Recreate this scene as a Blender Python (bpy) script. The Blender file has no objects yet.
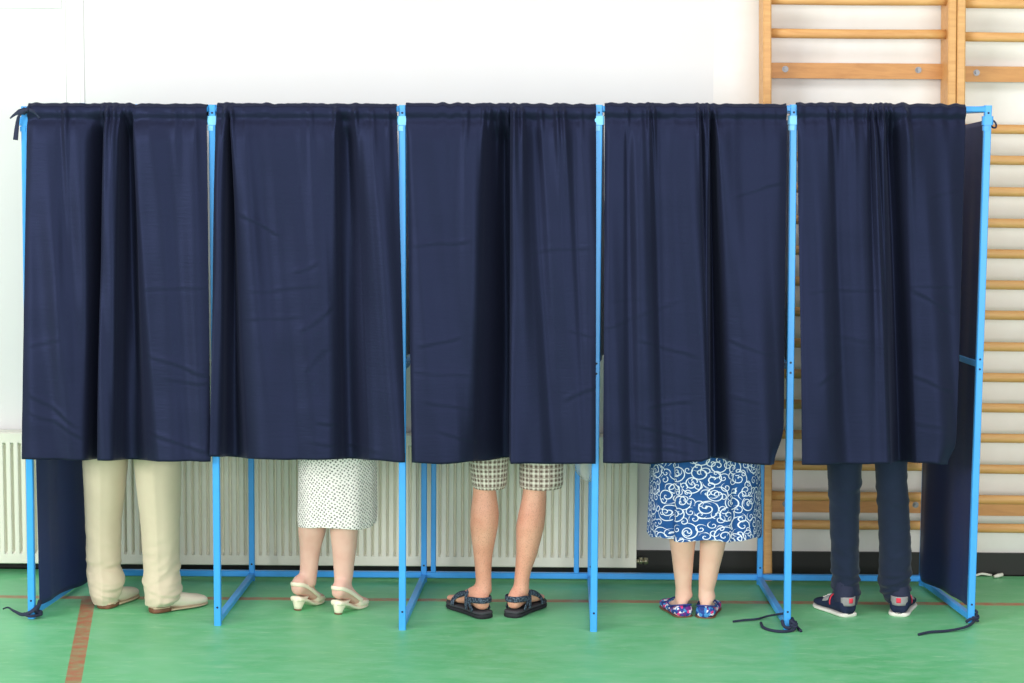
import bpy, math, random
from mathutils import Vector, Matrix, noise
random.seed(7)
sc = bpy.context.scene
COL = sc.collection
PI = math.pi
# ---------------------------------------------------------------- camera
F = 2066.0; H = 1.99
RHO = 0.0066; PITCH = math.atan(213.56/F); YAW = 6.5/F
fw = Vector((-math.sin(YAW)*math.cos(PITCH), math.cos(YAW)*math.cos(PITCH), -math.sin(PITCH)))
r0 = Vector((math.cos(YAW), math.sin(YAW), 0)); u0 = r0.cross(fw)
rt = r0*math.cos(RHO) + u0*math.sin(RHO); up = -r0*math.sin(RHO) + u0*math.cos(RHO)
CAM = Vector((0, 0, H))
cd = bpy.data.cameras.new('camera'); cam = bpy.data.objects.new('camera', cd); COL.objects.link(cam)
M = Matrix.Identity(4)
for i, c in enumerate((rt, up, -fw)):
    for j in range(3): M[j][i] = c[j]
M.translation = CAM
cam.matrix_world = M
cd.sensor_width = 36; cd.lens = F/1024*36; cd.clip_end = 200
sc.camera = cam
def ray(px, py): return fw + rt*((px-512)/F) + up*((341.5-py)/F)
def gnd(px, py, z=0.0):
    d = ray(px, py); return CAM + d*((z-H)/d.z)
def atY(px, py, Y):
    d = ray(px, py); return CAM + d*(Y/d.y)
def lerp(a, b, t): return a+(b-a)*t
def sm(t):
    t = max(0., min(1., t)); return t*t*(3-2*t)
def pw(x, p): return math.copysign(abs(x)**p, x)
def interp(tab, x):
    if x <= tab[0][0]: return tab[0][1]
    for (a, b), (c, d) in zip(tab, tab[1:]):
        if x <= c: return lerp(b, d, sm((x-a)/(c-a)))
    return tab[-1][1]

# ---------------------------------------------------------------- materials
def srgb(r, g, b):
    f = lambda c: (c/255/12.92) if c/255 <= .04045 else ((c/255+.055)/1.055)**2.4
    return (f(r), f(g), f(b), 1)
class NT:
    def __init__(s, name, rough=.6, spec=.5):
        s.m = bpy.data.materials.new(name); s.m.use_nodes = True
        s.t = s.m.node_tree; s.n = s.t.nodes; s.l = s.t.links
        s.b = s.n['Principled BSDF']; s.b.inputs['Roughness'].default_value = rough
        s.b.inputs['Specular IOR Level'].default_value = spec
    def node(s, typ, **kw):
        n = s.n.new(typ)
        for k, v in kw.items(): setattr(n, k, v)
        return n
    def set(s, sock, v):
        if hasattr(v, 'is_output') or isinstance(v, bpy.types.NodeSocket): s.l.new(v, sock)
        else: sock.default_value = v
    def math(s, op, a, b=0.0, c=None):
        n = s.node('ShaderNodeMath', operation=op); s.set(n.inputs[0], a); s.set(n.inputs[1], b)
        if c is not None: s.set(n.inputs[2], c)
        return n.outputs[0]
    def vmath(s, op, a, b=(0, 0, 0), out=0):
        n = s.node('ShaderNodeVectorMath', operation=op); s.set(n.inputs[0], a)
        if op == 'SCALE': s.set(n.inputs['Scale'], b)
        elif op not in ('LENGTH', 'NORMALIZE'): s.set(n.inputs[1], b)
        return n.outputs['Value'] if op in ('LENGTH', 'DOT_PRODUCT', 'DISTANCE') else n.outputs[0]
    def mix(s, f, a, b, blend='MIX'):
        n = s.node('ShaderNodeMix', data_type='RGBA', blend_type=blend)
        s.set(n.inputs[0], f); s.set(n.inputs[6], a); s.set(n.inputs[7], b); return n.outputs[2]
    def coord(s, which='Object'): return s.node('ShaderNodeTexCoord').outputs[which]
    def mapv(s, v, scale=(1, 1, 1), rot=(0, 0, 0), loc=(0, 0, 0)):
        n = s.node('ShaderNodeMapping'); s.l.new(v, n.inputs[0])
        n.inputs['Scale'].default_value = scale; n.inputs['Rotation'].default_value = rot; n.inputs['Location'].default_value = loc
        return n.outputs[0]
    def noise(s, v, scale, detail=3, rough=.5, dist=0):
        n = s.node('ShaderNodeTexNoise'); s.l.new(v, n.inputs['Vector']); n.inputs['Scale'].default_value = scale
        n.inputs['Detail'].default_value = detail; n.inputs['Roughness'].default_value = rough; n.inputs['Distortion'].default_value = dist
        return n.outputs['Fac']
    def ramp(s, f, lo, hi, a=0.0, b=1.0):
        n = s.node('ShaderNodeMapRange'); s.set(n.inputs[0], f)
        n.inputs[1].default_value = lo; n.inputs[2].default_value = hi; n.inputs[3].default_value = a; n.inputs[4].default_value = b
        return n.outputs[0]
    def sep(s, v):
        n = s.node('ShaderNodeSeparateXYZ'); s.l.new(v, n.inputs[0]); return n.outputs
    def color(s, c): s.set(s.b.inputs['Base Color'], c)
    def bump(s, h, strength=.3, dist=.01):
        n = s.node('ShaderNodeBump'); n.inputs['Strength'].default_value = strength; n.inputs['Distance'].default_value = dist
        s.l.new(h, n.inputs['Height']); s.l.new(n.outputs[0], s.b.inputs['Normal'])
def plain(name, c, rough=.6, spec=.5, var=.12, scale=18, bump=0, bscale=200, metal=0):
    t = NT(name, rough, spec); v = t.coord()
    n = t.noise(v, scale, 4)
    d = tuple(x*(1-var) for x in c[:3])+(1,); e = tuple(min(1, x*(1+var)) for x in c[:3])+(1,)
    t.color(t.mix(n, d, e)); t.b.inputs['Metallic'].default_value = metal
    if bump: t.bump(t.noise(v, bscale, 3), bump, .003)
    return t.m
MAT = {}
MAT['steel'] = plain('blue_painted_steel', srgb(60, 160, 240), .35, .5, .06, 30)
MAT['steel_dark'] = plain('bolt_hole_dark', srgb(14, 40, 66), .6)
MAT['clip'] = plain('pale_blue_clip', srgb(120, 195, 245), .4)
def fabric(name, c1, c2, sheen=.25):
    t = NT(name, .5, .28); v = t.coord(); t.b.inputs['Specular Tint'].default_value = srgb(150, 170, 255)
    n = t.noise(v, 3.0, 3); n2 = t.noise(t.mapv(v, (40, 40, 300)), 4, 2)
    col = t.mix(n, c1, c2)
    col = t.mix(t.math('MULTIPLY', n2, .25), col, c2)
    t.color(col); t.b.inputs['Sheen Weight'].default_value = sheen; t.b.inputs['Sheen Roughness'].default_value = .4
    t.b.inputs['Sheen Tint'].default_value = srgb(150, 155, 200)
    h = t.math('ADD', t.noise(t.mapv(v, (6, 6, 40)), 2.5, 4), t.math('MULTIPLY', t.noise(v, 500, 2), .15))
    t.bump(h, .14, .006)
    return t.m
MAT['navy'] = fabric('navy_curtain_cloth', srgb(26, 28, 44), srgb(31, 34, 53), .10)
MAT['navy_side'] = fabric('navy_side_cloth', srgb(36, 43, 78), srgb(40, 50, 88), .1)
MAT['cord'] = plain('dark_navy_cord', srgb(34, 40, 66), .85)
MAT['black'] = plain('black_skirting_paint', srgb(22, 24, 22), .5, .4, .25, 6)
MAT['white_plastic'] = plain('white_cable_plastic', srgb(225, 225, 215), .4)
MAT['brass'] = plain('tarnished_valve_metal', srgb(170, 165, 140), .35, .5, .2, 40, metal=.7)
MAT['rad'] = plain('cream_radiator_enamel', srgb(232, 231, 216), .4, .4, .03, 3)
MAT['bolt'] = plain('zinc_bolt', srgb(112, 112, 114), .35, .5, .1, 40, metal=.8)
MAT['cream_leather'] = plain('cream_leather', srgb(232, 220, 200), .45, .4, .06, 40)
MAT['brown_sole'] = plain('brown_leather_heel', srgb(120, 78, 58), .5, .4, .2, 60)
MAT['tan_sole'] = plain('tan_leather_sole', srgb(196, 176, 148), .5, .4, .1, 60)
MAT['ivory'] = plain('ivory_leather', srgb(240, 230, 206), .35, .5, .04, 30)
MAT['rubber'] = plain('black_rubber', srgb(38, 38, 44), .7, .3, .2, 60)
MAT['rubber_mid'] = plain('charcoal_midsole', srgb(62, 62, 68), .7, .3, .2, 60)
MAT['sneaker_navy'] = plain('navy_suede', srgb(34, 42, 68), .85, .2, .2, 60)
MAT['sneaker_grey'] = plain('grey_suede', srgb(150, 148, 150), .85, .2, .15, 60)
MAT['red_patch'] = plain('red_patch', srgb(225, 60, 80), .6, .3, .15, 60)
MAT['white_sole'] = plain('white_rubber_sole', srgb(225, 222, 214), .5, .3, .05, 60)
MAT['hair_grey'] = plain('grey_hair', srgb(150, 145, 140), .6, .3, .3, 80)
MAT['hair_brown'] = plain('brown_hair', srgb(70, 50, 38), .6, .3, .3, 80)
MAT['shirt_white'] = plain('pale_shirt_cotton', srgb(200, 205, 210), .8, .2, .05)
MAT['shirt_blue'] = plain('dark_shirt_cotton', srgb(60, 66, 82), .8, .2, .1)
def skin(name, c, red, hairy=0):
    t = NT(name, .5, .4); v = t.coord()
    n = t.noise(v, 14, 4); n2 = t.noise(t.mapv(v, (1, 1, .5)), 320, 3)
    col = t.mix(t.ramp(n, .35, .7, 0, .6), c, red)
    if hairy:
        col = t.mix(t.ramp(n2, .52, .7, 0, hairy), col, srgb(120, 80, 60))
    t.color(col); t.b.inputs['Subsurface Weight'].default_value = .08; t.b.inputs['Subsurface Radius'].default_value = (.01, .004, .002)
    return t.m
MAT['skin_pale'] = skin('pale_skin', srgb(228, 188, 168), srgb(220, 168, 148))
MAT['skin_rosy'] = skin('rosy_skin', srgb(226, 186, 170), srgb(215, 160, 145))
MAT['skin_tan'] = skin('tanned_skin', srgb(222, 166, 142), srgb(208, 140, 116), .35)
def cloth(name, a, b, dirz=30):
    t = NT(name, .85, .2); v = t.coord()
    t.color(t.mix(t.noise(v, 9, 4), a, b)); t.b.inputs['Sheen Weight'].default_value = .15
    h = t.math('ADD', t.noise(t.mapv(v, (8, 8, dirz)), 1.2, 3), t.math('MULTIPLY', t.noise(v, 600, 2), .2))
    t.bump(h, .3, .006); return t.m
MAT['beige'] = cloth('beige_trouser_cloth', srgb(210, 197, 173), srgb(198, 185, 161))
MAT['jeans'] = cloth('dark_denim', srgb(24, 33, 53), srgb(31, 42, 66), 22)
def wood(name, a, b):
    t = NT(name, .45, .4); v = t.coord()
    info = t.node('ShaderNodeObjectInfo').outputs['Random']
    n = t.noise(t.mapv(v, (1.2, 9, 9)), 5, 5, .6, .8); n2 = t.noise(v, 1.7, 2)
    col = t.mix(t.ramp(n, .3, .75), a, b)
    col = t.mix(t.math('MULTIPLY', info, .25), col, srgb(228, 184, 128))
    col = t.mix(t.ramp(n2, .55, .8, 0, .35), col, srgb(150, 100, 55))
    t.color(col); return t.m
MAT['wood'] = wood('varnished_beech', srgb(224, 172, 108), srgb(200, 142, 80))
MAT['wood_board'] = wood('varnished_pine_board', srgb(206, 148, 84), srgb(176, 116, 60))
def wall_mat():
    t = NT('white_wall_paint', .75, .25); v = t.coord()
    x = t.sep(v)[0]
    n = t.noise(v, 1.6, 4); n2 = t.noise(v, 9, 5)
    col = t.mix(t.ramp(n, .3, .75), srgb(227, 227, 226), srgb(222, 222, 221))
    cream = t.mix(t.ramp(n2, .35, .75), srgb(236, 235, 232), srgb(231, 229, 224))  # cream paint, colour also lightened to offset weaker light on the right
    col = t.mix(t.math('GREATER_THAN', x, WALL_SPLIT), col, cream)
    t.color(col); t.bump(n2, .06, .004); return t.m
def floor_mat(line_y, p, q):
    t = NT('green_sports_floor', .42, .4); v = t.coord(); xs = t.sep(v)
    n = t.noise(v, 1.1, 5, .6); n2 = t.noise(t.mapv(v, (3.0, 6.5, 1), (0, 0, .25)), 2.2, 6, .68); n3 = t.noise(t.mapv(v, (2.2, 12, 1), (0, 0, -.3)), 3.2, 5, .7, 1.2)
    col = t.mix(t.ramp(n, .3, .7), srgb(93, 187, 122), srgb(118, 205, 148))
    col = t.mix(t.ramp(n2, .42, .72, 0, .6), col, srgb(152, 210, 172))
    col = t.mix(t.ramp(n3, .56, .74, 0, .55), col, srgb(176, 222, 180))
    # painted court lines
    wear = t.ramp(t.noise(v, 22, 4), .25, .6, .35, .8)
    l1 = t.math('LESS_THAN', t.math('ABSOLUTE', t.math('SUBTRACT', xs[1], line_y)), .026)
    d = (q-p).normalized(); nx, ny = d.y, -d.x
    c = nx*p.x+ny*p.y
    dist = t.math('ABSOLUTE', t.math('SUBTRACT', t.math('ADD', t.math('MULTIPLY', xs[0], nx), t.math('MULTIPLY', xs[1], ny)), c))
    l2 = t.math('MULTIPLY', t.math('LESS_THAN', dist, .029), t.math('LESS_THAN', xs[1], line_y))
    lines = t.math('MULTIPLY', t.math('MAXIMUM', l1, l2), wear)
    col = t.mix(lines, col, srgb(196, 84, 66))
    t.color(col)
    t.set(t.b.inputs['Roughness'], t.ramp(n2, .3, .8, .36, .6)); return t.m
def dots_mat():
    t = NT('white_dotted_cotton', .85, .2); uv = t.coord('UV')
    s = t.mapv(uv, (84, 84, 1), (0, 0, .6))
    vor = t.node('ShaderNodeTexVoronoi', feature='F1', voronoi_dimensions='2D'); t.l.new(s, vor.inputs['Vector']); vor.inputs['Scale'].default_value = 1; vor.inputs['Randomness'].default_value = .3
    r = t.ramp(vor.outputs['Distance'], .16, .36)
    c2 = t.mix(t.math('GREATER_THAN', t.sep(vor.outputs['Color'])[0], .45), srgb(40, 42, 44), srgb(126, 128, 122))
    t.color(t.mix(r, c2, srgb(246, 238, 236))); return t.m
def swirl_mat():
    t = NT('blue_swirl_print', .8, .2); uv = t.coord('UV')
    def layer(scale, seed, k, rmax, wid):
        s = t.mapv(uv, (scale, scale, 1), (0, 0, seed), (seed*3.1, seed*1.7, 0))
        vor = t.node('ShaderNodeTexVoronoi', feature='F1', voronoi_dimensions='2D'); t.l.new(s, vor.inputs['Vector'])
        vor.inputs['Scale'].default_value = 1; vor.inputs['Randomness'].default_value = .75
        d = t.vmath('SUBTRACT', s, vor.outputs['Position']); x = t.sep(d)
        r = vor.outputs['Distance']
        cs = t.sep(vor.outputs['Color'])
        sg = t.math('SUBTRACT', t.math('MULTIPLY', t.math('GREATER_THAN', cs[0], .5), 2), 1)
        ang = t.math('MULTIPLY', t.math('ARCTAN2', x[1], x[0]), 1/(2*PI))
        ph = t.math('ADD', t.math('ADD', t.math('MULTIPLY', r, k), t.math('MULTIPLY', ang, sg)), cs[1])
        fr = t.math('ABSOLUTE', t.math('SUBTRACT', t.math('FRACT', ph), .5))
        line = t.math('LESS_THAN', fr, wid*k)
        ok = t.math('LESS_THAN', r, t.math('ADD', rmax, t.math('MULTIPLY', cs[2], .12)))
        return t.math('MULTIPLY', line, ok)
    a = layer(14, .3, 3.4, .50, .027); b = layer(26, 1.1, 2.6, .42, .042)
    ma = t.math('MAXIMUM', a, b)
    n = t.noise(uv, 30, 3)
    base = t.mix(n, srgb(30, 74, 134), srgb(42, 94, 160))
    t.color(t.mix(ma, base, srgb(232, 236, 248))); return t.m
def plaid_mat():
    t = NT('plaid_cotton', .85, .2); uv = t.coord('UV'); x = t.sep(uv)
    def stripe(c, period, w, off=0):
        f = t.math('FRACT', t.math('ADD', t.math('DIVIDE', c, period), off)); return t.math('LESS_THAN', f, w)
    P = .0195
    wide = t.math('MULTIPLY', t.math('ADD', stripe(x[0], P, .45), stripe(x[1], P, .45)), .5)
    thin = t.math('MAXIMUM', stripe(x[0], P, .13, .3), stripe(x[1], P, .13, .3))
    red = t.math('MAXIMUM', stripe(x[0], P*2, .09, .12), stripe(x[1], P*2, .09, .12))
    col = t.mix(wide, srgb(216, 204, 192), srgb(108, 90, 82))
    col = t.mix(t.math('MULTIPLY', thin, .75), col, srgb(232, 230, 218))
    col = t.mix(t.math('MULTIPLY', red, .6), col, srgb(112, 70, 66))
    t.color(col); return t.m
def floral_mat():
    t = NT('floral_canvas', .6, .3); v = t.coord()
    vor = t.node('ShaderNodeTexVoronoi', feature='F1'); t.l.new(v, vor.inputs['Vector']); vor.inputs['Scale'].default_value = 85
    r = t.node('ShaderNodeValToRGB'); t.l.new(t.sep(vor.outputs['Color'])[0], r.inputs[0]); r.color_ramp.interpolation = 'CONSTANT'
    e = r.color_ramp.elements; e[0].color = srgb(36, 70, 150); e[1].position = .3; e[1].color = srgb(70, 140, 205)
    for p, c in ((.5, srgb(225, 60, 130)), (.62, srgb(236, 230, 244)), (.80, srgb(110, 40, 130)), (.9, srgb(40, 50, 120))):
        k = e.new(p); k.color = c
    t.color(r.outputs[0]); return t.m
def strap_mat():
    t = NT('patterned_webbing', .8, .2); v = t.coord()
    ch = t.node('ShaderNodeTexVoronoi', feature='F1'); t.l.new(v, ch.inputs['Vector']); ch.inputs['Scale'].default_value = 150
    t.color(t.mix(t.ramp(ch.outputs['Distance'], .2, .6), srgb(96, 112, 130), srgb(38, 46, 60))); return t.m
MAT['strap'] = strap_mat(); MAT['floral'] = floral_mat(); MAT['plaid'] = plaid_mat(); MAT['swirl'] = swirl_mat(); MAT['dots'] = dots_mat()
def plastic():
    t = NT('clear_polythene', .25, .6); v = t.coord()
    t.b.inputs['Base Color'].default_value = srgb(235, 242, 240); t.b.inputs['Alpha'].default_value = .3
    t.bump(t.noise(t.mapv(v, (1, 1, .4)), 30, 3), .8, .02); return t.m
MAT['bag'] = plastic()

# ---------------------------------------------------------------- mesh builder
class MB:
    def __init__(s): s.v = []; s.f = []; s.mi = []; s.uv = {}; s.cur = 0
    def add(s, vs, fs, uvs=None):
        o = len(s.v); s.v += [Vector(x) for x in vs]
        for k, f in enumerate(fs):
            s.f.append(tuple(o+i for i in f)); s.mi.append(s.cur)
            if uvs: s.uv[len(s.f)-1] = [uvs[i] for i in f] if not isinstance(uvs[0], list) else uvs[k]
        return s
    def box(s, c, size, ax=None, bev=0):
        ax = ax or (Vector((1, 0, 0)), Vector((0, 1, 0)), Vector((0, 0, 1)))
        h = [x/2 for x in size]; c = Vector(c)
        if bev <= 0:
            vs = [c+ax[0]*h[0]*i+ax[1]*h[1]*j+ax[2]*h[2]*k for i in (-1, 1) for j in (-1, 1) for k in (-1, 1)]
            fs = [(0, 1, 3, 2), (4, 6, 7, 5), (0, 4, 5, 1), (2, 3, 7, 6), (0, 2, 6, 4), (1, 5, 7, 3)]
            return s.add(vs, fs)
        # chamfered long edges along ax[2]
        a, b = h[0], h[1]
        out = [(a-bev, -b), (a, -b+bev), (a, b-bev), (a-bev, b), (-a+bev, b), (-a, b-bev), (-a, -b+bev), (-a+bev, -b)]
        return s.loft([[c+ax[0]*x+ax[1]*y+ax[2]*z for x, y in out] for z in (-h[2], h[2])])
    def bar(s, p, q, w, d=None, bev=.003, side=None):
        p = Vector(p); q = Vector(q); z = (q-p); L = z.length; z.normalize()
        ref = side or (Vector((1, 0, 0)) if abs(z.x) < .9 else Vector((0, 1, 0)))
        y = z.cross(ref).normalized(); x = y.cross(z).normalized()
        return s.box((p+q)/2, (w, d or w, L), (x, y, z), bev)
    def loft(s, rings, cap0=True, cap1=True, uv=None, closed=True):
        n = len(rings[0]); vs = [p for r in rings for p in r]; fs = []; ul = []
        for i in range(len(rings)-1):
            for j in range(n if closed else n-1):
                k = (j+1) % n
                fs.append((i*n+j, i*n+k, (i+1)*n+k, (i+1)*n+j))
                if uv: ul.append([uv(i, j), uv(i, j+1), uv(i+1, j+1), uv(i+1, j)])
        if cap0: fs.append(tuple(reversed(range(n)))); uv and ul.append([uv(0, j) for j in reversed(range(n))])
        if cap1: fs.append(tuple((len(rings)-1)*n+j for j in range(n))); uv and ul.append([uv(len(rings)-1, j) for j in range(n)])
        return s.add(vs, fs, ul if uv else None)
    def tube(s, path, r, n=10, flat=None):
        """round tube along a path; r number or list; flat = (wide_dir, ratio) flattens the section"""
        path = [Vector(p) for p in path]; rings = []
        for i, p in enumerate(path):
            t = (path[min(i+1, len(path)-1)]-path[max(i-1, 0)]).normalized()
            rr = r[i] if isinstance(r, (list, tuple)) else r
            if flat:
                w = flat[0][i] if isinstance(flat[0], list) else flat[0]
                a = (Vector(w) - t*t.dot(Vector(w))).normalized(); b = t.cross(a); e = flat[1]
            else:
                ref = Vector((0, 0, 1)) if abs(t.z) < .9 else Vector((1, 0, 0))
                a = t.cross(ref).normalized(); b = t.cross(a); e = 1
            rings.append([p+a*rr*math.cos(2*PI*k/n)+b*rr*e*math.sin(2*PI*k/n) for k in range(n)])
        return s.loft(rings)
    def ell(s, c, r, n=16, m=10, ax=None):
        c = Vector(c); rings = []
        ax = ax or (Vector((1, 0, 0)), Vector((0, 1, 0)), Vector((0, 0, 1)))
        for i in range(m+1):
            a = -PI/2+PI*(i+.02)/(m+.04); cr = max(.02, math.cos(a))
            rings.append([c+ax[0]*r[0]*cr*math.cos(2*PI*k/n)+ax[1]*r[1]*cr*math.sin(2*PI*k/n)+ax[2]*r[2]*math.sin(a) for k in range(n)])
        return s.loft(rings)
    def grid(s, P, uv=False):
        R = len(P); C = len(P[0]); vs = [p for r in P for p in r]
        fs = [(i*C+j, i*C+j+1, (i+1)*C+j+1, (i+1)*C+j) for i in range(R-1) for j in range(C-1)]
        return s.add(vs, fs)
    def build(s, name, mat, parent=None, origin=None, smooth=True, sub=0, solid=0, voxel=0, smi=6, autosm=None):
        o0 = Vector(origin) if origin is not None else (parent_org(parent) if parent else Vector((0, 0, 0)))
        me = bpy.data.meshes.new(name)
        me.from_pydata([v-o0 for v in s.v], [], s.f)
        mats = mat if isinstance(mat, (list, tuple)) else [mat]
        for m in mats: me.materials.append(m)
        me.polygons.foreach_set('material_index', s.mi)
        me.polygons.foreach_set('use_smooth', [smooth]*len(s.f))
        if s.uv:
            l = me.uv_layers.new(name='UVMap')
            for p in me.polygons:
                u = s.uv.get(p.index)
                if u:
                    for li, c in zip(p.loop_indices, u): l.data[li].uv = c
        me.validate(); me.update()
        if smooth and autosm: 
            me.set_sharp_from_angle(angle=math.radians(autosm))
        o = bpy.data.objects.new(name, me); COL.objects.link(o)
        if parent: o.parent = parent
        else: o.location = o0
        if voxel:
            m = o.modifiers.new('remesh', 'REMESH'); m.mode = 'VOXEL'; m.voxel_size = voxel; m.use_smooth_shade = True
            if smi:
                m = o.modifiers.new('smooth', 'SMOOTH'); m.iterations = smi; m.factor = .5
        if sub:
            m = o.modifiers.new('sub', 'SUBSURF'); m.levels = sub; m.render_levels = sub
        if solid:
            m = o.modifiers.new('solid', 'SOLIDIFY'); m.thickness = solid; m.offset = 0
        return o
ORG = {}
def parent_org(p):
    while p.parent: p = p.parent
    return Vector(p.location)
def thing(name, label, cat, loc, group=None):
    o = bpy.data.objects.new(name, None); COL.objects.link(o); o.location = loc; o.empty_display_size = .1
    return tag(o, label, cat, group)
def tag(o, label, cat, group=None):
    o['label'] = label; o['category'] = cat
    if group: o['group'] = group
    return o
def struct(o): o['kind'] = 'structure'; return o

# ---------------------------------------------------------------- setting
YW = 9.17                                    # wall plane
WALL_SPLIT = atY(714, 50, YW).x
m = MB(); m.box((0, 5.0, -.05), (14, 10.0, .1))
la = gnd(10, 598); lb = gnd(1000, 603); LINE_Y = (la.y+lb.y)/2
FLOOR = struct(m.build('floor', floor_mat(LINE_Y, gnd(73, 683), gnd(88, 602)), smooth=False))
m = MB(); m.box((0, YW+.1, 2.3), (14, .2, 4.6)); struct(m.build('wall_back', wall_mat(), smooth=False))
zb = atY(1000, 553, YW-.015).z
m = MB()
m.box((0, YW-.009, zb/2), (14, .018, zb-.002))
m.add([(-7, YW-.018, .004), (7, YW-.018, .004), (7, YW-.032, .0005), (-7, YW-.032, .0005)], [(0, 3, 2, 1)])
struct(m.build('baseboard_back', MAT['black'], smooth=False))
# wall moulding left
m = MB()
for a, b, d in ((62, 66, .006), (66, 80, .003), (80, 84, .006)):
    x0, x1 = atY(a, 50, YW-d).x, atY(b, 50, YW-d).x
    m.box(((x0+x1)/2, YW-d/2+.001, 2.3), (x1-x0, d, 4.58), bev=.003)
wt = plain('white_trim_paint', srgb(234, 234, 232), .6, .3, .015, 2)
struct(m.build('trim_1', wt, smooth=False))
x1 = atY(62, 8, YW).x; z1 = atY(30, 8, YW).z
m = MB(); m.box((-7/2+x1/2, YW-.004, z1+.04), (7+x1, .010, .08), bev=.0)
struct(m.build('trim_2', plain('grey_trim_paint', srgb(226, 226, 226), .6, .3, .015, 2), smooth=False))

# ---------------------------------------------------------------- booth frame
foot = [gnd(*p) for p in ((32, 618), (218, 625), (402.5, 629.5), (593.5, 631), (787, 629.5), (970.5, 622))]
toppx = [(25, 105.5), (212.5, 104.3), (402.5, 104.3), (599, 104), (793.5, 103.8), (988, 104.6)]
ptop = []
ZT = 2.085
for f_, t_ in zip(foot, toppx):
    p = atY(t_[0], t_[1], f_.y); ptop.append(Vector((p.x, f_.y, atY(t_[0], t_[1]+.8, f_.y).z)))
bx = [88, 252, 424, 590.5, 760, 922.5]
bfoot = []; btop = []
YB = 8.94
for i, x in enumerate(bx):
    p = atY(x, 560, YB); bfoot.append(Vector((p.x, YB, 0))); btop.append(Vector((p.x+(ptop[i].x-foot[i].x)*.4, YB, ZT)))
mid = foot[2].copy(); mid.z = 0
FR = thing('voting_booth_frame', 'bright blue tubular steel frame of the row of five voting booths', 'booth frame', (0, 8.5, 0))
W = .0275
fx, bkx = [], []
for i in range(6):
    m = MB(); m.bar(foot[i], ptop[i], W)
    m.cur = 1
    ax = (ptop[i]-foot[i]).normalized()
    for z in (.075, 1.035, 1.075, ZT-.03):
        p = lerp(foot[i], ptop[i], z/ZT) + Vector((0, -W/2, 0))
        m.tube([p+Vector((0, -.0012, 0)), p+Vector((0, .004, 0))], .0045, 8)
    m.cur = 0
    m.build('post', [MAT['steel'], MAT['steel_dark']], FR, smooth=False)
    m = MB(); p = lerp(foot[i], ptop[i], (ZT-.06)/ZT)
    m.box(p, (W+.014, W+.006, .035), bev=.006); m.box(p+Vector((-.006, -.002, -.03)), (W*.9, W, .02), bev=.003)
    m.build('corner_clip', MAT['steel'] if i in (0, 5) else MAT['clip'], FR, smooth=False)
    m = MB(); m.bar(bfoot[i], btop[i], W*.9)
    m.cur = 1
    for z in (.075, 1.05):
        p = lerp(bfoot[i], btop[i], z/ZT)+Vector((0, -W*.45, 0)); m.tube([p+Vector((0, -.0012, 0)), p+Vector((0, .004, 0))], .0045, 8)
    m.build('post', [MAT['steel'], MAT['steel_dark']], FR, smooth=False)
    # side rails: floor, middle, top
    for z, nm in ((.022, 'bottom_rail'), (1.055, 'middle_rail'), (ZT-.015, 'top_rail')):
        a = lerp(foot[i], ptop[i], z/ZT); b = lerp(bfoot[i], btop[i], z/ZT); d = (b-a).normalized()
        m = MB(); m.bar(a+d*W*.5, b-d*W*.45, .026, .026); m.build(nm, MAT['steel'], FR, smooth=False)
for i in range(5):
    a = ptop[i]-Vector((0, 0, .015)); b = ptop[i+1]-Vector((0, 0, .015)); d = (b-a).normalized()
    m = MB(); m.bar(a+d*W/2, b-d*W/2, .022, .022, side=Vector((0, 0, 1))); m.build('top_rail', MAT['steel'], FR, smooth=False)
    a = btop[i]-Vector((0, 0, .015)); b = btop[i+1]-Vector((0, 0, .015)); d = (b-a).normalized()
    m = MB(); m.bar(a+d*W/2, b-d*W/2, .022, .022, side=Vector((0, 0, 1))); m.build('top_rail', MAT['steel'], FR, smooth=False)
    a = bfoot[i]+Vector((0, 0, .032)); b = bfoot[i+1]+Vector((0, 0, .032)); d = (b-a).normalized()
    m = MB(); m.bar(a+d*W*.45, b-d*W*.45, .026, .028, side=Vector((0, 0, 1))); m.build('bottom_rail', MAT['steel'], FR, smooth=False)
for px in (433.5, 576.5):
    p = atY(px, 560, YB); m = MB(); m.bar((p.x, YB, .046), (p.x, YB, ZT-.027), .022); m.build('upright', MAT['steel'], FR, smooth=False)

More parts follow.
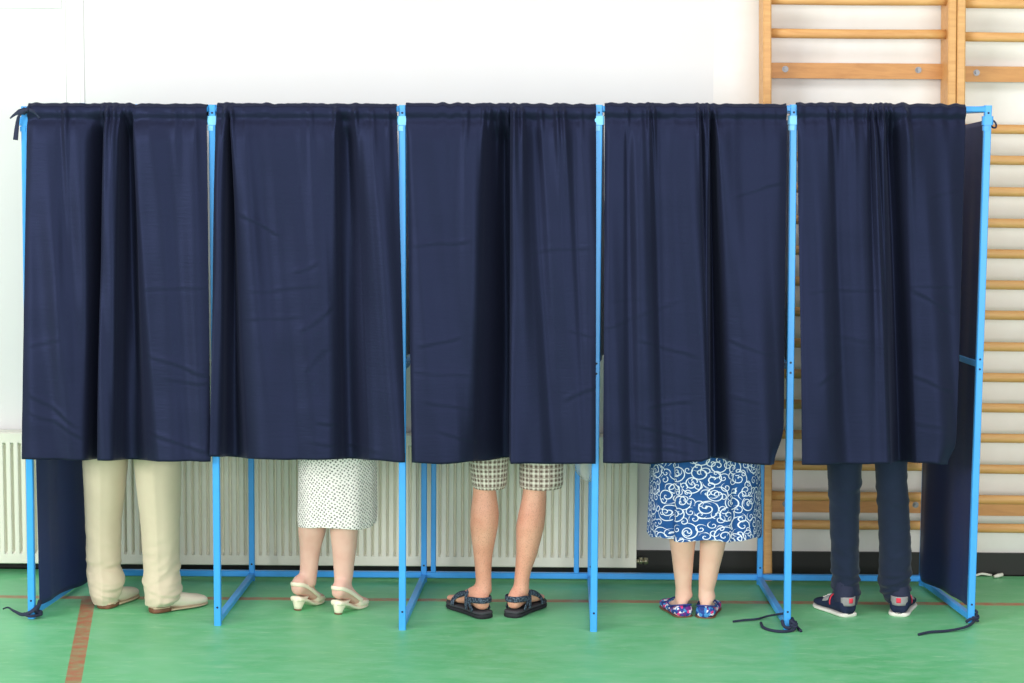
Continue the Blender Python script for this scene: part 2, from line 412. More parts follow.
# ---------------------------------------------------------------- front curtains
def catmull(pts, t):
    n = len(pts)-1; i = min(int(t), n-1); u = t-i
    p0, p1, p2, p3 = pts[max(i-1, 0)], pts[i], pts[i+1], pts[min(i+2, n)]
    return [.5*((2*b)+(-a+c)*u+(2*a-5*b+4*c-d)*u*u+(-a+3*b-3*c+d)*u**3) for a, b, c, d in zip(p0, p1, p2, p3)]
def curtain(i, pts, hem, gathers, creases, label, corner=None, seed=0):
    """pts: (x_top, depth_top, x_bottom, depth_bottom); x in photo units, depth metres towards the viewer"""
    a, b = foot[i], foot[i+1]
    Yc = (a.y+b.y)/2
    def base(x):
        t = (x-a.x)/(b.x-a.x); return lerp(a.y, b.y, t) - W/2
    NS = 14; cols = []
    for k in range((len(pts)-1)*NS+1): cols.append(catmull(pts, k/NS))
    ztop = atY((pts[0][0]+pts[-1][0])/2, 103.4, Yc-.02).z
    NR = 170; P = []
    xs0, xs1 = pts[0][0], pts[-1][0]
    cr = [(atY(c[0], c[1], Yc-.05), atY(c[2], c[3], Yc-.05), c[4], c[5] if len(c) > 5 else .008) for c in creases]
    # pocket back rows
    rows = [('pocket', k) for k in range(7)] + [('front', k) for k in range(NR)]
    zs = None
    colw = []
    for c in cols:
        c = list(c)
        for q in (1, 3):
            if c[q] < 0: c[q] *= 1.45
        yb_ = base(atY(c[0], 110, Yc).x); xt = atY(c[0], 110, yb_-.02).x; xb = atY(c[2], 462, yb_-.01-c[3]).x
        zh = atY(c[2], interp(hem, c[2]), yb_-.01-c[3]).z
        g = 0
        for gx, gw, ga in gathers: g += ga*math.exp(-((c[0]-gx)/gw)**2)
        rip = noise.noise(Vector((c[0]*.13, seed*3.3, 0)))*.006 + noise.noise(Vector((c[0]*.35, seed*5.1, 9)))*.0015
        zt = ztop + noise.noise(Vector((c[0]*.13, seed, 4)))*.005 + abs(g)*.25 + rip*.5
        colw.append((xt, xb, c[1], c[3], zh, g, rip, zt))
    for kind, k in rows:
        row = []
        for (xt, xb, dt, db, zh, g, rip, zt) in colw:
            if kind == 'pocket':
                ang = PI*(1-k/7.0)          # back to front over the rail
                x = xt; rr = .021+rip*.4
                y = base(x)+W/2 + math.cos(ang)*-rr*1.0
                z = zt-.021+ (math.sin(ang)*.021 if k else -.03)
                row.append(Vector((x, y, z))); continue
            v = k/(NR-1)
            x = lerp(xt, xb, v**.9)
            fade = sm(v/.10)
            d = lerp(dt, db, v**.8)*fade*lerp(1.1, 1.35, v)
            env = math.exp(-((v-.037)/.011)**2)*-.010 + .007*math.exp(-((v-.014)/.014)**2)
            gg = g*1.6*sm(v/.02)*math.exp(-max(0, v-.035)/.10)+rip*sm(v/.02)*math.exp(-max(0, v-.03)/.03)
            z = lerp(zt-.012, zh, v)
            w = noise.noise(Vector((x*5, z*1.3, seed)))*.010*sm(v*1.5) + noise.noise(Vector((x*11+z*.8, z*.55, seed+60)))*.034*sm(v*2.2+.1) + noise.noise(Vector((x*2.2, z*9, seed+20)))*.0022*sm(v*4) + noise.noise(Vector((x*14, z*3, seed+40)))*.0025*sm(v*3)
            p = Vector((x, 0, z))
            for A, B, amp, wd in cr:
                ab = Vector((B.x-A.x, 0, B.z-A.z)); ap = Vector((x-A.x, 0, z-A.z)); t = ap.dot(ab)/ab.length_squared
                if -.15 < t < 1.15:
                    dd = (ap-ab*t); q = (dd.z+noise.noise(Vector((x*9, A.z*7, seed)))*.012)/wd
                    if abs(q) < 4: w += amp*.36*(math.exp(-q*q)-.7*math.exp(-(q+1.6)**2))*sm((t+.15)/.3)*sm((1.15-t)/.3)
            y = base(x) - .010 - env - gg - d - w
            if corner and v > corner[2]:     # rounded/tucked hem corner: (x_px_start, pull, v0)
                q = sm((v-corner[2])/(1-corner[2])); s = (xb - corner[3])/(corner[4]-corner[3])
                if s > 0: x += corner[1]*q*q*s; 
            row.append(Vector((x, y, z)))
        P.append(row)
    # hem turned under
    last = P[-1]; P.append([Vector((p.x, p.y+.004, p.z+.001)) for p in last]); P.append([Vector((p.x, p.y+.006, p.z+.035)) for p in last])
    m = MB(); m.grid(P)
    o = m.build('curtain', MAT['navy'], origin=(((a.x+b.x)/2), Yc, .65), solid=.0016)
    tag(o, label, 'curtain', 'front curtains of the voting booths'); return o
C1 = [(27, .000, 22.5, .015), (35, .015, 33, .03), (55, .02, 55, .035), (63, .012, 66, .03), (68, .018, 76, .022), (85, .018, 86, .012), (97, -.03, 92, -.03), (104, -.055, 100, -.06), (107, -.03, 101.5, -.02), (105.5, .02, 97.5, .04), (110, .035, 103, .052), (119, .03, 112, .046), (121, -.01, 117, .02), (125, -.06, 124, -.02), (131, -.055, 133, -.035), (134, -.02, 140, -.03), (132.5, .02, 148, .0), (138, .036, 160, .025), (160, .03, 175, .035), (180, .02, 192, .03), (193, .025, 203, .018), (206.5, .004, 211, .008)]
curtain(0, C1, [(20, 458.5), (100, 460), (150, 460.5), (212, 461)], [(65, 3, .012), (103, 2.5, .01), (108, 2, .012), (115, 2.5, .01), (121, 2, .008), (128, 3, .012), (150, 6, .005), (175, 4, .006), (195, 3, .006)],
        [(30, 395, 75, 425, .006), (28, 345, 60, 340, .004), (150, 355, 208, 375, .006), (140, 290, 205, 285, .004), (165, 378, 210, 381, .004), (30, 412, 90, 440, .005), (150, 430, 210, 450, .006)],
        'navy curtain at the far left end, above the beige trousers', seed=1)
C2 = [(216.5, .01, 210, .034), (221, .025, 213, .032), (226, .015, 220, .02), (229, -.03, 226, -.03), (231, -.05, 236, -.05), (229.5, -.01, 243, -.03), (230.5, .026, 250, .012), (238, .036, 262, .04), (258, .03, 280, .038), (285, .028, 300, .03), (310, .025, 320, .032), (326, .036, 331, .036), (334, .03, 338, .02), (338, -.01, 346, -.022), (346, -.028, 356, -.03), (354, .0, 366, -.01), (362, .022, 376, .02), (373, .022, 388, .03), (389, .005, 398, .03), (396.3, -.002, 405.5, .026)]
curtain(1, C2, [(209, 456), (240, 458), (300, 458.5), (360, 459.5), (406, 461)], [(226, 3, .014), (231, 2, .01), (245, 4, .005), (300, 5, .005), (310, 3, .008), (336, 3, .014), (355, 3, .012), (372, 3, .008), (388, 3, .01)],
        [(240, 215, 280, 232, .007), (295, 270, 318, 262, .006), (250, 290, 320, 285, .004), (300, 330, 330, 305, .006), (305, 370, 325, 345, .005), (305, 405, 312, 450, .004), (318, 420, 340, 425, .006), (245, 320, 300, 316, .004), (310, 440, 380, 452, .005)],
        'navy curtain with a crumpled middle, above the white dotted skirt', seed=2)
C3 = [(405.5, .0, 412, .02), (411, .018, 417.5, .03), (430, .025, 435, .035), (450, .022, 450, .035), (470, .03, 462, .03), (482, .026, 470, .012), (490, -.02, 480, -.03), (498, -.045, 492, -.065), (506, -.06, 504, -.085), (512, -.03, 512, -.06), (510.5, .02, 509.5, .03), (514, .042, 514, .055), (522, .03, 525, .058), (526, .0, 540, .04), (534, -.012, 552, .012), (545, .01, 562, .008), (556, .03, 572, .024), (564, .034, 580, .035), (572, .012, 586, .034), (585, .014, 591, .028), (596, .0, 595.5, .015)]
curtain(2, C3, [(412, 462), (440, 463), (480, 461.5), (509, 458.5), (511, 463), (560, 463.5), (597, 463)], [(450, 4, .006), (466, 3, .008), (484, 2.5, .01), (490, 2, .01), (499, 2, .01), (508, 2, .014), (514, 2.5, .014), (522, 2, .012), (540, 3, .01), (556, 2.5, .012), (563, 2.5, .012), (580, 3, .006)],
        [(415, 245, 470, 240, .006), (420, 345, 460, 336, .006), (425, 400, 470, 408, .005), (530, 250, 590, 246, .004), (565, 398, 594, 386, .006), (570, 330, 594, 336, .005), (415, 372, 470, 374, .004), (440, 430, 490, 445, .006)],
        'navy curtain with one deep dark centre fold, above the plaid shorts', seed=3)
C4 = [(605, .0, 603, .02), (610, .018, 610, .03), (622, .018, 622, .032), (627, .0, 632, .026), (634, .026, 642, .036), (646, .028, 655, .03), (652, .0, 664, .02), (664, .01, 676, .03), (680, .028, 688, .036), (692, .034, 698, .045), (698, .02, 705, .05), (701, -.01, 708.5, .046), (705, .02, 710, .02), (708.5, .024, 709.5, -.03), (709.5, -.02, 712, -.065), (711, -.05, 718, -.065), (714, -.02, 724, -.035), (717, .03, 731, .012), (730, .02, 742, .03), (745, .012, 755, .034), (765, .016, 768, .034), (778, .018, 777, .028), (787, .004, 783, .02)]
curtain(3, C4, [(602, 462.5), (650, 463.5), (700, 462), (709, 459), (720, 460), (740, 463), (784, 464)], [(627, 3, .012), (640, 3, .006), (648, 2, .012), (653, 2, .012), (698, 2, .014), (703, 2, .01), (708, 1.8, .014), (714, 2.5, .012), (670, 5, .005), (760, 6, .003)],
        [(735, 195, 782, 182, .006), (600, 330, 680, 300, .003), (640, 340, 695, 355, .006), (650, 405, 690, 400, .006), (640, 425, 700, 440, .006), (730, 340, 775, 355, .005), (725, 395, 760, 400, .004), (610, 300, 640, 296, .003), (630, 445, 690, 452, .005)],
        'navy curtain with a sharp vertical fold edge, above the blue swirl skirt', corner=(0, -.035, .86, atY(768, 462, 8.05).x, atY(783, 462, 8.05).x), seed=4)
C5 = [(797, .0, 801.5, .02), (803, .02, 807, .03), (818, .03, 822, .034), (827, .028, 834, .03), (834, .0, 845, .022), (848, .02, 858, .032), (862, .028, 872, .042), (868, .0, 880, .05), (872, .03, 887, .05), (876, .0, 891, .03), (880, .03, 892, -.02), (884, .0, 895, -.06), (887, -.05, 901, -.075), (893, -.045, 908, -.05), (899, .0, 915, -.01), (904, .034, 922, .014), (912, .032, 930, .03), (925, .016, 938, .034), (945, .012, 946, .03), (966.5, .002, 955.5, .018)]
curtain(4, C5, [(800, 464), (850, 464.5), (888, 464), (900, 463), (930, 464), (956, 464.5)], [(834, 3, .012), (826, 2.5, .006), (852, 3, .01), (866, 2, .012), (872, 1.5, .012), (877, 1.5, .012), (882, 1.5, .012), (887, 1.5, .01), (892, 1.5, .008), (905, 3, .01), (845, 3, .006)],
        [(803, 290, 885, 289, .006, .005), (905, 287, 958, 286, .006, .005), (915, 290, 955, 312, .007), (815, 380, 840, 365, .005), (915, 376, 955, 392, .007), (930, 195, 962, 190, .004), (820, 330, 870, 338, .003), (905, 420, 945, 428, .004)],
        'navy curtain at the right end, above the dark jeans', corner=(0, -.026, .91, atY(932, 462, 8.1).x, atY(955, 462, 8.1).x), seed=5)

# ---------------------------------------------------------------- side and divider cloths
def sheet(name, A0, A1, B0, B1, z0f, z1f, wave, seed, mat=None):
    """cloth hung along the side of a booth; A.. front edge (top, bottom), B.. rear edge"""
    R, C = 90, 60; P = []
    for i in range(R):
        v = i/(R-1); row = []
        for j in range(C):
            t = j/(C-1)
            a = lerp(A0, A1, v); b = lerp(B0, B1, v); p = lerp(a, b, t)
            z = lerp(z0f(t), z1f(t), v)
            w = wave(t, v) + noise.noise(Vector((t*5, v*2, seed)))*.010*sm(v*4)*sm(t*6)*sm((1-t)*6)
            row.append(Vector((p.x+w, p.y, z)))
        P.append(row)
    m = MB(); m.grid(P)
    return m
def V2(p): return Vector((p.x, p.y, 0))
# inner dividers, upper half only
names = {1: ('navy divider cloth between the beige trousers booth and the dotted skirt booth'),
         2: ('navy divider cloth between the dotted skirt booth and the plaid shorts booth'),
         3: ('navy divider cloth between the plaid shorts booth and the swirl skirt booth'),
         4: ('navy divider cloth between the swirl skirt booth and the dark jeans booth')}
for i, lab in names.items():
    A, B = lerp(ptop[i], foot[i], 0), lerp(btop[i], bfoot[i], 0)
    A1, B1 = lerp(foot[i], ptop[i], .515), lerp(bfoot[i], btop[i], .515)
    f = lambda P, Q, t: V2(P)+(V2(Q)-V2(P))*t
    bow = .03 if i == 3 else 0
    sg = 1 if i == 3 else (1 if i < 3 else -1)
    off = .006 if i == 2 else (.014 if i == 3 else -.006 if i == 4 else .006)
    sh = Vector((off, 0, 0))
    m = sheet('divider_cloth', f(A, B, .03)+sh, f(A1, B1, .03)+sh, f(A, B, .95)+sh, f(A1, B1, .95)+sh, lambda t: ZT-.05-.03*math.sin(PI*t), lambda t: 1.075+.004*math.sin(t*9), lambda t, v: sg*(.008*math.sin(t*14+v*2)*sm(t*8))+bow*sm(v*1.1)*math.sin(PI*t), i)
    o = m.build('divider_cloth', MAT['navy_side'], origin=((A.x+B.x)/2+off, 8.5, 1.07), solid=.0016)
    tag(o, lab, 'divider cloth', 'divider cloths between the voting booths')
def fl(i, z, t):
    a = lerp(foot[i], ptop[i], z/ZT); b = lerp(bfoot[i], btop[i], z/ZT); p = lerp(a, b, t); p.z = 0; return p
# left end
SL = thing('side_curtain', 'full-length navy side curtain at the left end, tied to the leftmost blue post', 'curtain', (foot[0].x+.1, 8.5, 0), 'end curtains of the booth row')
s_ = Vector((.024, 0, 0))
m = sheet('cloth', fl(0, 2, .03)+s_*.12, fl(0, .03, .10)+s_*.3, fl(0, 2, .97)+s_, fl(0, .1, .93)+s_, lambda t: ZT-.045-.025*math.sin(PI*t), lambda t: .035+.05*sm((t-.55)/.45)-.0*t, lambda t, v: (.014*math.sin(t*9+1)*(.4+v)*sm(t*5)+.045*v*sm((t-.1)*2)*math.sin(PI*t)), 11)
m.build('cloth', fabric('navy_side_cloth_left', srgb(40, 50, 88), srgb(46, 58, 100), .1), SL, solid=.0016)  # lighter copy of the side cloth; brightness painted in for the unlit inner face
def cordpath(pts, sub=6):
    pts = [tuple(p) for p in pts]; out = []
    for k in range((len(pts)-1)*sub+1): out.append(Vector(catmull(pts, k/sub)))
    return out
def pxw(px, py, Y): return atY(px, py, Y)
def knot(m, c, r, n=5, seed=0):
    rd = random.Random(seed)
    pts = [Vector(c)+Vector((math.cos(k*2.1)*r, math.sin(k*1.7)*r*.8, (rd.random()-.5)*r*1.2+.0)) for k in range(n*2)]
    m.tube(cordpath(pts, 5), r*.38, 8)
Yf = foot[0].y - .03
m = MB()
p0 = pxw(2, 608, Yf); 
g = lambda px, py, z=.008: gnd(px, py, z)
m.tube(cordpath([g(3, 609, .012), g(8, 607.5, .014), g(14, 611, .012), g(22, 614.5, .014), pxw(29, 613, Yf), pxw(35, 609, Yf), pxw(40, 604, Yf+.02)]), [.003+.005*sm(k/24) for k in range(37)], 8, flat=(Vector((0, .4, 1)), .5))
m.tube(cordpath([pxw(24, 613.5, Yf+.01), pxw(28, 616, Yf-.004), pxw(34, 616, Yf-.004), pxw(40, 615, Yf+.02)]), .006, 8)
m.tube(cordpath([pxw(35, 611, Yf+.0), pxw(38, 607, Yf+.03), pxw(40, 601, Yf+.06)]), .009, 8)
knot(m, pxw(38, 613.5, Yf+.03)+Vector((0, 0, .008)), .016, 5, 3)
m.build('tie_cord', MAT['cord'], SL)
Yt = foot[0].y-.03
m = MB()
m.tube(cordpath([pxw(30, 108, Yt+.01), pxw(25, 111, Yt-.01), pxw(19, 112, Yt-.01), pxw(14, 115, Yt), pxw(10, 118.5, Yt)]), [.012-.009*sm((k-8)/16) for k in range(25)], 8, flat=(Vector((.3, 0, 1)), .4))
m.tube(cordpath([pxw(24, 111, Yt-.01), pxw(19, 116, Yt-.01), pxw(17, 126, Yt), pxw(15.5, 140, Yt)]), [.004+.006*sm(k/18) for k in range(19)], 8, flat=(Vector((1, 0, 0)), .35))
knot(m, pxw(25, 110.5, Yt-.005), .014, 5, 8)
m.tube(cordpath([pxw(24, 110, Yt-.005), pxw(30, 110, Yt-.012), pxw(36, 113, Yt-.006), pxw(40, 118, Yt+.0)]), .007, 8, flat=(Vector((0, 0, 1)), .5))
m.build('tie_cord', MAT['cord'], SL)
# right end
SR = thing('side_curtain', 'full-length navy side curtain at the right end, beside the climbing bars', 'curtain', (foot[5].x-.1, 8.5, 0), 'end curtains of the booth row')
s_ = Vector((-.016, 0, 0))
m = sheet('cloth', fl(5, 2, .03)+s_*.12, fl(5, .03, .06)+s_*.3, fl(5, 2, .97)+s_, fl(5, .1, .97)+s_, lambda t: ZT-.052-.05*t, lambda t: .06+.0*t, lambda t, v: -.010*(math.sin(t*10+.5)+1)*(.5+v)*sm((t-.2)*3)-.012*sm(v*1.3)*sm((t-.1)*2)*math.sin(PI*t), 12)
m.build('cloth', MAT['navy_side'], SR, solid=.0016)
Yr = foot[5].y
m = MB()
m.tube(cordpath([pxw(986, 116, Yr+.015), pxw(991, 119, Yr), pxw(995.5, 123, Yr-.01), pxw(996, 127, Yr-.01), pxw(993, 127.5, Yr), pxw(990, 124, Yr+.01)]), .004, 8)
m.build('tie_cord', MAT['cord'], SR)
m = MB()
Yr = foot[5].y-.03
m.tube(cordpath([g(918.5, 634.5, .006), g(930, 632, .008), g(945, 631, .007), g(958, 629, .01), g(968, 626, .012), pxw(974, 621, Yr), pxw(977, 613, Yr+.02), pxw(975, 610, Yr+.03)]), .0055, 8)
m.tube(cordpath([pxw(966, 622, Yr+.0), pxw(971, 619, Yr-.006), pxw(976, 620, Yr+.01), pxw(978, 616, Yr+.03), pxw(972, 613, Yr+.05)]), .006, 8)
knot(m, pxw(975, 619, Yr+.01), .012, 4, 5)
m.build('tie_cord', MAT['cord'], SR)
# loose cord tied round the fifth front post
Y5 = foot[4].y-.03
m = MB()
m.tube(cordpath([g(733, 621.5, .006), g(745, 620, .007), g(757, 619, .008), g(768, 616, .012), pxw(780, 614, Y5+.06), pxw(786, 613, Y5+.05)]), .0045, 8)
m.tube(cordpath([g(761, 623, .006), g(763, 627, .006), g(770, 630, .006), g(782, 631.5, .007), g(793, 630, .008), pxw(796, 625, Y5)]), .006, 8)
m.tube(cordpath([pxw(782, 620, Y5+.01), pxw(784, 626, Y5-.002), pxw(789, 628, Y5-.004), pxw(794, 624, Y5+.01), pxw(792, 618, Y5+.04)]), .0065, 8)
m.tube(cordpath([pxw(790, 620, Y5), pxw(795, 624, Y5-.01), g(798, 628, .007), g(801, 631, .006)]), .006, 8)
knot(m, pxw(793, 625, Y5)+Vector((0, 0, .004)), .014, 5, 2)
o = m.build('tie_cord', MAT['cord'], origin=gnd(788, 628)); tag(o, 'loose dark cord tied round the foot of the post between swirl skirt and jeans booths', 'cord')

# ---------------------------------------------------------------- wall bars
def wall_bars(pxl, pxr_in, pxr, dz, label, loc):
    YS0, YS1 = 9.0, 9.165
    T = thing('wall_bars', label, 'wall bars', loc, 'wooden gym wall bars')
    sw = .036
    xl = pxl; xr = pxr
    lean = .052          # the old bars stand a little out of plumb
    for x in (xl, xr):
        m = MB(); m.bar((x+lean, (YS0+YS1)/2, .001), (x-lean*.12, (YS0+YS1)/2, 2.84), sw, YS1-YS0, .005)
        m.build('upright', MAT['wood'], T, smooth=False)
    Yr = 9.055
    ys = [2.6, 36, 128, 159, 190.5, 222, 252.7, 283.7, 314, 345.5, 376.3, 406.7, 437, 468, 498.5, 527]
    for y in ys:
        z = atY(1000, y, Yr).z + dz
        ln = lean*(1-z/2.54); a = xl+sw/2-.004+ln; b = xr-sw/2+.004+ln
        rings = []
        nz = 15
        for k in range(9):
            x = lerp(a, b, k/8); sag = -.002*math.sin(PI*k/8)
            rings.append([Vector((x, Yr+.017*pw(math.cos(2*PI*q/nz), .9), z+sag+.0205*pw(math.sin(2*PI*q/nz), .8))) for q in range(nz)])
        m = MB(); m.loft(rings); m.build('rung', MAT['wood'], T)
    for y0, y1 in ((65.5, 81), (501, 515)):
        Yb = 9.125
        z0 = atY(1000, y1, Yb).z+dz; z1 = atY(1000, y0, Yb).z+dz
        ln = lean*(1-z0/2.54); m = MB(); m.box(((xl+xr)/2+ln, Yb+.018, (z0+z1)/2), (xr-xl-sw+.008, .036, z1-z0), bev=.0)
        bo = m.build('backboard', MAT['wood_board'], T, smooth=False)
        for fx_ in (.115, .845):
            x = lerp(xl, xr, fx_)+ln; c = Vector((x, Yb-.001, (z0+z1)/2+.006))
            m = MB(); m.tube([c+Vector((0, .004, 0)), c+Vector((0, -.002, 0))], .014, 14); m.tube([c, c+Vector((0, -.010, 0))], .008, 6)
            m.build('bolt', MAT['bolt'], bo, smooth=False)
    return T
xa = atY(766.5, 50, 9.0).x; xb = atY(951.5, 50, 9.0).x
xc = atY(960.6, 50, 9.0).x; xd = xc+(xb-xa)
wall_bars(xa, 0, xb, .006, 'wooden wall bars on the back wall, left unit partly hidden by the curtains', (( xa+xb)/2, 9.08, 0))
wall_bars(xc, 0, xd, -.004, 'wooden wall bars reaching past the right end of the booths', ((xc+xd)/2, 9.08, 0))

# ---------------------------------------------------------------- radiator
YR0, YR1 = 9.045, 9.135
xR = atY(637, 500, YR0).x; xL = atY(-60, 500, YR0).x
z0 = atY(500, 567.3, YR0).z; z1 = atY(300, 434.6, YR0).z
RD = thing('radiator', 'long cream panel radiator with vertical flutes along the wall behind the booths', 'radiator', ((xL+xR)/2, YR0, 0))
pit = .0333; n = int((xR-xL-.05)/pit)
prof = [(0, 0), (.50, 0), (.54, .004), (.60, .020), (.66, .024), (.76, .024), (.88, .012), (.96, .001)]
bw = .045
zsr = [z0, z0+.004, z0+bw, z0+bw+.012, z1-bw-.012, z1-bw, z1-.004, z1]
P = []
xs = [(xL, 0)]
xo = xL+((xR-xL)-n*pit)/2
for k in range(n):
    for u, d in prof: xs.append((xo+(k+u)*pit, d))
xs.append((xR, 0))
for zi, z in enumerate(zsr):
    row = []
    for x, d in xs:
        dd = d if zi in (3, 4) else 0
        y = YR0+dd
        if zi in (0, 7): y += .006
        row.append(Vector((x, y, z)))
    P.append(row)
m = MB(); m.grid(P)
ri = len(m.v)
# returns (top, bottom, sides, back)
m.box(((xL+xR)/2, (YR0+.006+YR1)/2+.004, z1-.002), (xR-xL-.002, YR1-YR0-.012, .004))
m.box(((xL+xR)/2, YR1-.004, (z0+z1)/2), (xR-xL-.01, .008, z1-z0-.01))
m.box(((xL+xR)/2, (YR0+YR1)/2+.01, z0+.004), (xR-xL-.01, YR1-YR0-.03, .006))
m.build('panel', MAT['rad'], RD, smooth=True, autosm=40)
for x in (xL+.002, xR-.002):
    m = MB(); m.box((x, (YR0+YR1)/2+.003, (z0+z1)/2), (.006, YR1-YR0-.008, z1-z0-.004)); m.build('side_panel', MAT['rad'], RD, smooth=False)
m = MB()
c = atY(643, 561, YR0+.05); Yv = c.y
m.tube([Vector((xR-.01, Yv, c.z)), atY(639, 561.2, Yv), atY(647, 561.2, Yv)], .009, 12)
m.tube([atY(639, 561, Yv), atY(642, 561, Yv)], .015, 6)
m.tube([atY(644, 561, Yv), atY(648, 560.8, Yv)], [.016, .013], 8)
m.tube([atY(641, 560, Yv), atY(641, 557.5, Yv)], .010, 8)
m.tube([atY(645.5, 561, Yv), atY(645.5, 563, Yv), Vector((atY(645.5, 563, Yv).x, YW-.019, atY(645.5, 563.5, Yv).z))], .007, 10)
m.build('valve', MAT['brass'], RD)
# white cable end lying by the skirting
m = MB(); Yk = YW-.07
m.tube(cordpath([gnd(968, 577, .006), gnd(975, 575.6, .007), gnd(982, 573.8, .012), gnd(992, 575.5, .006)]), .0055, 8)
c = gnd(998, 575.6, .012)
m.tube([c+Vector((-.02, -.01, -.002)), c, c+Vector((.022, .006, .004))], [.006, .009, .008], 10)
o = m.build('cable_end', MAT['white_plastic'], origin=gnd(985, 575)); tag(o, 'short white cable end lying on the floor by the black skirting', 'cable')

# ---------------------------------------------------------------- people
def ring(c, rx, ry, n=28, ax=None, p=1.0, fold=None):
    ax = ax or (Vector((1, 0, 0)), Vector((0, 1, 0))); c = Vector(c); out = []
    for k in range(n):
        a = 2*PI*k/n; f = 1+(fold(a) if fold else 0)
        out.append(c+ax[0]*rx*f*pw(math.cos(a), p)+ax[1]*ry*f*pw(math.sin(a), p))
    return out
def sil(Y, rows, ry=1.0, lean=0.0, yofs=None):
    """silhouette rows (py, left px, right px) of a limb at distance Y -> (centre, half width, half depth)"""
    out = []
    for k, r in enumerate(rows):
        py, a, b = r[:3]; yy = Y + (r[3] if len(r) > 3 else 0)
        A, B = atY(a, py, yy), atY(b, py, yy)
        out.append((Vector(((A.x+B.x)/2, yy, (A.z+B.z)/2)), abs(B.x-A.x)/2, abs(B.x-A.x)/2*ry))
    return out
class Foot:
    def __init__(s, heel, ang, L, lift=0):
        s.h = Vector((heel.x, heel.y, 0)); a = math.radians(ang)
        s.d = Vector((math.sin(a), math.cos(a), 0)); s.s = Vector((math.cos(a), -math.sin(a), 0)); s.L = L; s.lift = lift
    def off(s, f): return s.lift*(1-sm(f/.68))
    def p(s, f, w, z): return s.h+s.d*(f*s.L)+s.s*w+Vector((0, 0, z))
    def section(s, f, hw, z0, z1, n=20, p=.8, k=0):
        o = s.off(f) if k == 0 else 0
        return [s.p(f, hw*pw(math.cos(2*PI*q/n), p), o+(z0+z1)/2+(z1-z0)/2*pw(math.sin(2*PI*q/n), p)) for q in range(n)]
    def body(s, m, sc=1.0, base=.0, toes=False, shod=False):
        st = [(.0, .014, .018, .045), (.02, .024, .008, .058), (.08, .031, .003, .075), (.17, .033, .004, .092), (.27, .033, .008, .098), (.36, .034, .010, .088), (.48, .038, .008, .070), (.62, .044, .004, .052), (.74, .046, .003, .038), (.84, .042, .003, .030), (.90, .034, .004, .026)]
        if shod:
            m.loft([s.section(.05+f*.8, hw*.72, base+z0, base+z0+(z1-z0)*(.6 if f > .2 else .75)) for f, hw, z0, z1 in st]); return
        m.loft([s.section(f, hw*sc, base+z0, base+z1*1.0) for f, hw, z0, z1 in st])
        for i, (w, fe) in enumerate(((-.028, .94), (-.012, .95), (.004, .93), (.018, .905), (.030, .875))):
            w = w*(1 if not toes else toes)
            r = .0105 if i else .0135
            m.tube([s.p(.80, w*.9, base+.016), s.p(.88, w, base+.017), s.p(fe-.02, w*.98, base+.013), s.p(fe, w*.97, base+.010)], [r, r, r*.95, r*.5], 10)
def hand(m, w, d, side):
    """five-fingered relaxed hand from wrist w pointing along d; side=+1 thumb to +x"""
    d = d.normalized(); sx = Vector((1, 0, 0)); nz = d.cross(sx)*-1; nz = nz.normalized(); sx = nz.cross(d).normalized()*-1
    if sx.x < 0: sx = -sx
    t = sx*side
    m.loft([ring(w+d*a, hw, hd, 14, (sx, nz)) for a, hw, hd in ((-.02, .026, .02), (.0, .027, .02), (.03, .036, .016), (.07, .042, .015), (.092, .040, .012))])
    for k, (o, L) in enumerate(((.033, .066), (.011, .075), (-.011, .070), (-.033, .055))):
        b = w+d*.085+t*o; e = t*o*.25
        m.tube([b, b+d*L*.4+e*.4-nz*.004, b+d*L*.75+e*.7-nz*.014, b+d*L+e-nz*.024], [.0092, .0088, .0082, .006], 8)
    b = w+d*.025+t*.034
    m.tube([b, b+d*.025+t*.02-nz*.006, b+d*.05+t*.03-nz*.014, b+d*.066+t*.032-nz*.02], [.012, .0105, .0095, .007], 8)
def head(m, c, h, hw=.076):
    """face towards +y"""
    s = h/.225
    m.ell(c+Vector((0, -.012, .02))*s, (hw, .098*s, .105*s), 20, 14)
    m.ell(c+Vector((0, .028, -.055))*s, (hw*.72, .062*s, .062*s), 16, 10)
    m.tube([c+Vector((0, .082, .02))*s, c+Vector((0, .098, -.01))*s, c+Vector((0, .108, -.028))*s, c+Vector((0, .088, -.036))*s], [.008, .011, .014, .010], 8)
    m.ell(c+Vector((0, .084, -.064))*s, (.025, .012, .006), 10, 6); m.ell(c+Vector((0, .083, -.076))*s, (.022, .012, .006), 10, 6)
    for sd in (-1, 1):
        m.ell(c+Vector((sd*.032, .078, .004))*s, (.013, .009, .008), 10, 6)
        m.ell(c+Vector((sd*.032, .078, .024))*s, (.02, .012, .007), 10, 6)
        m.ell(c+Vector((sd*(hw/s+.004), -.01, -.01))*s, (.008, .018, .032), 10, 8)
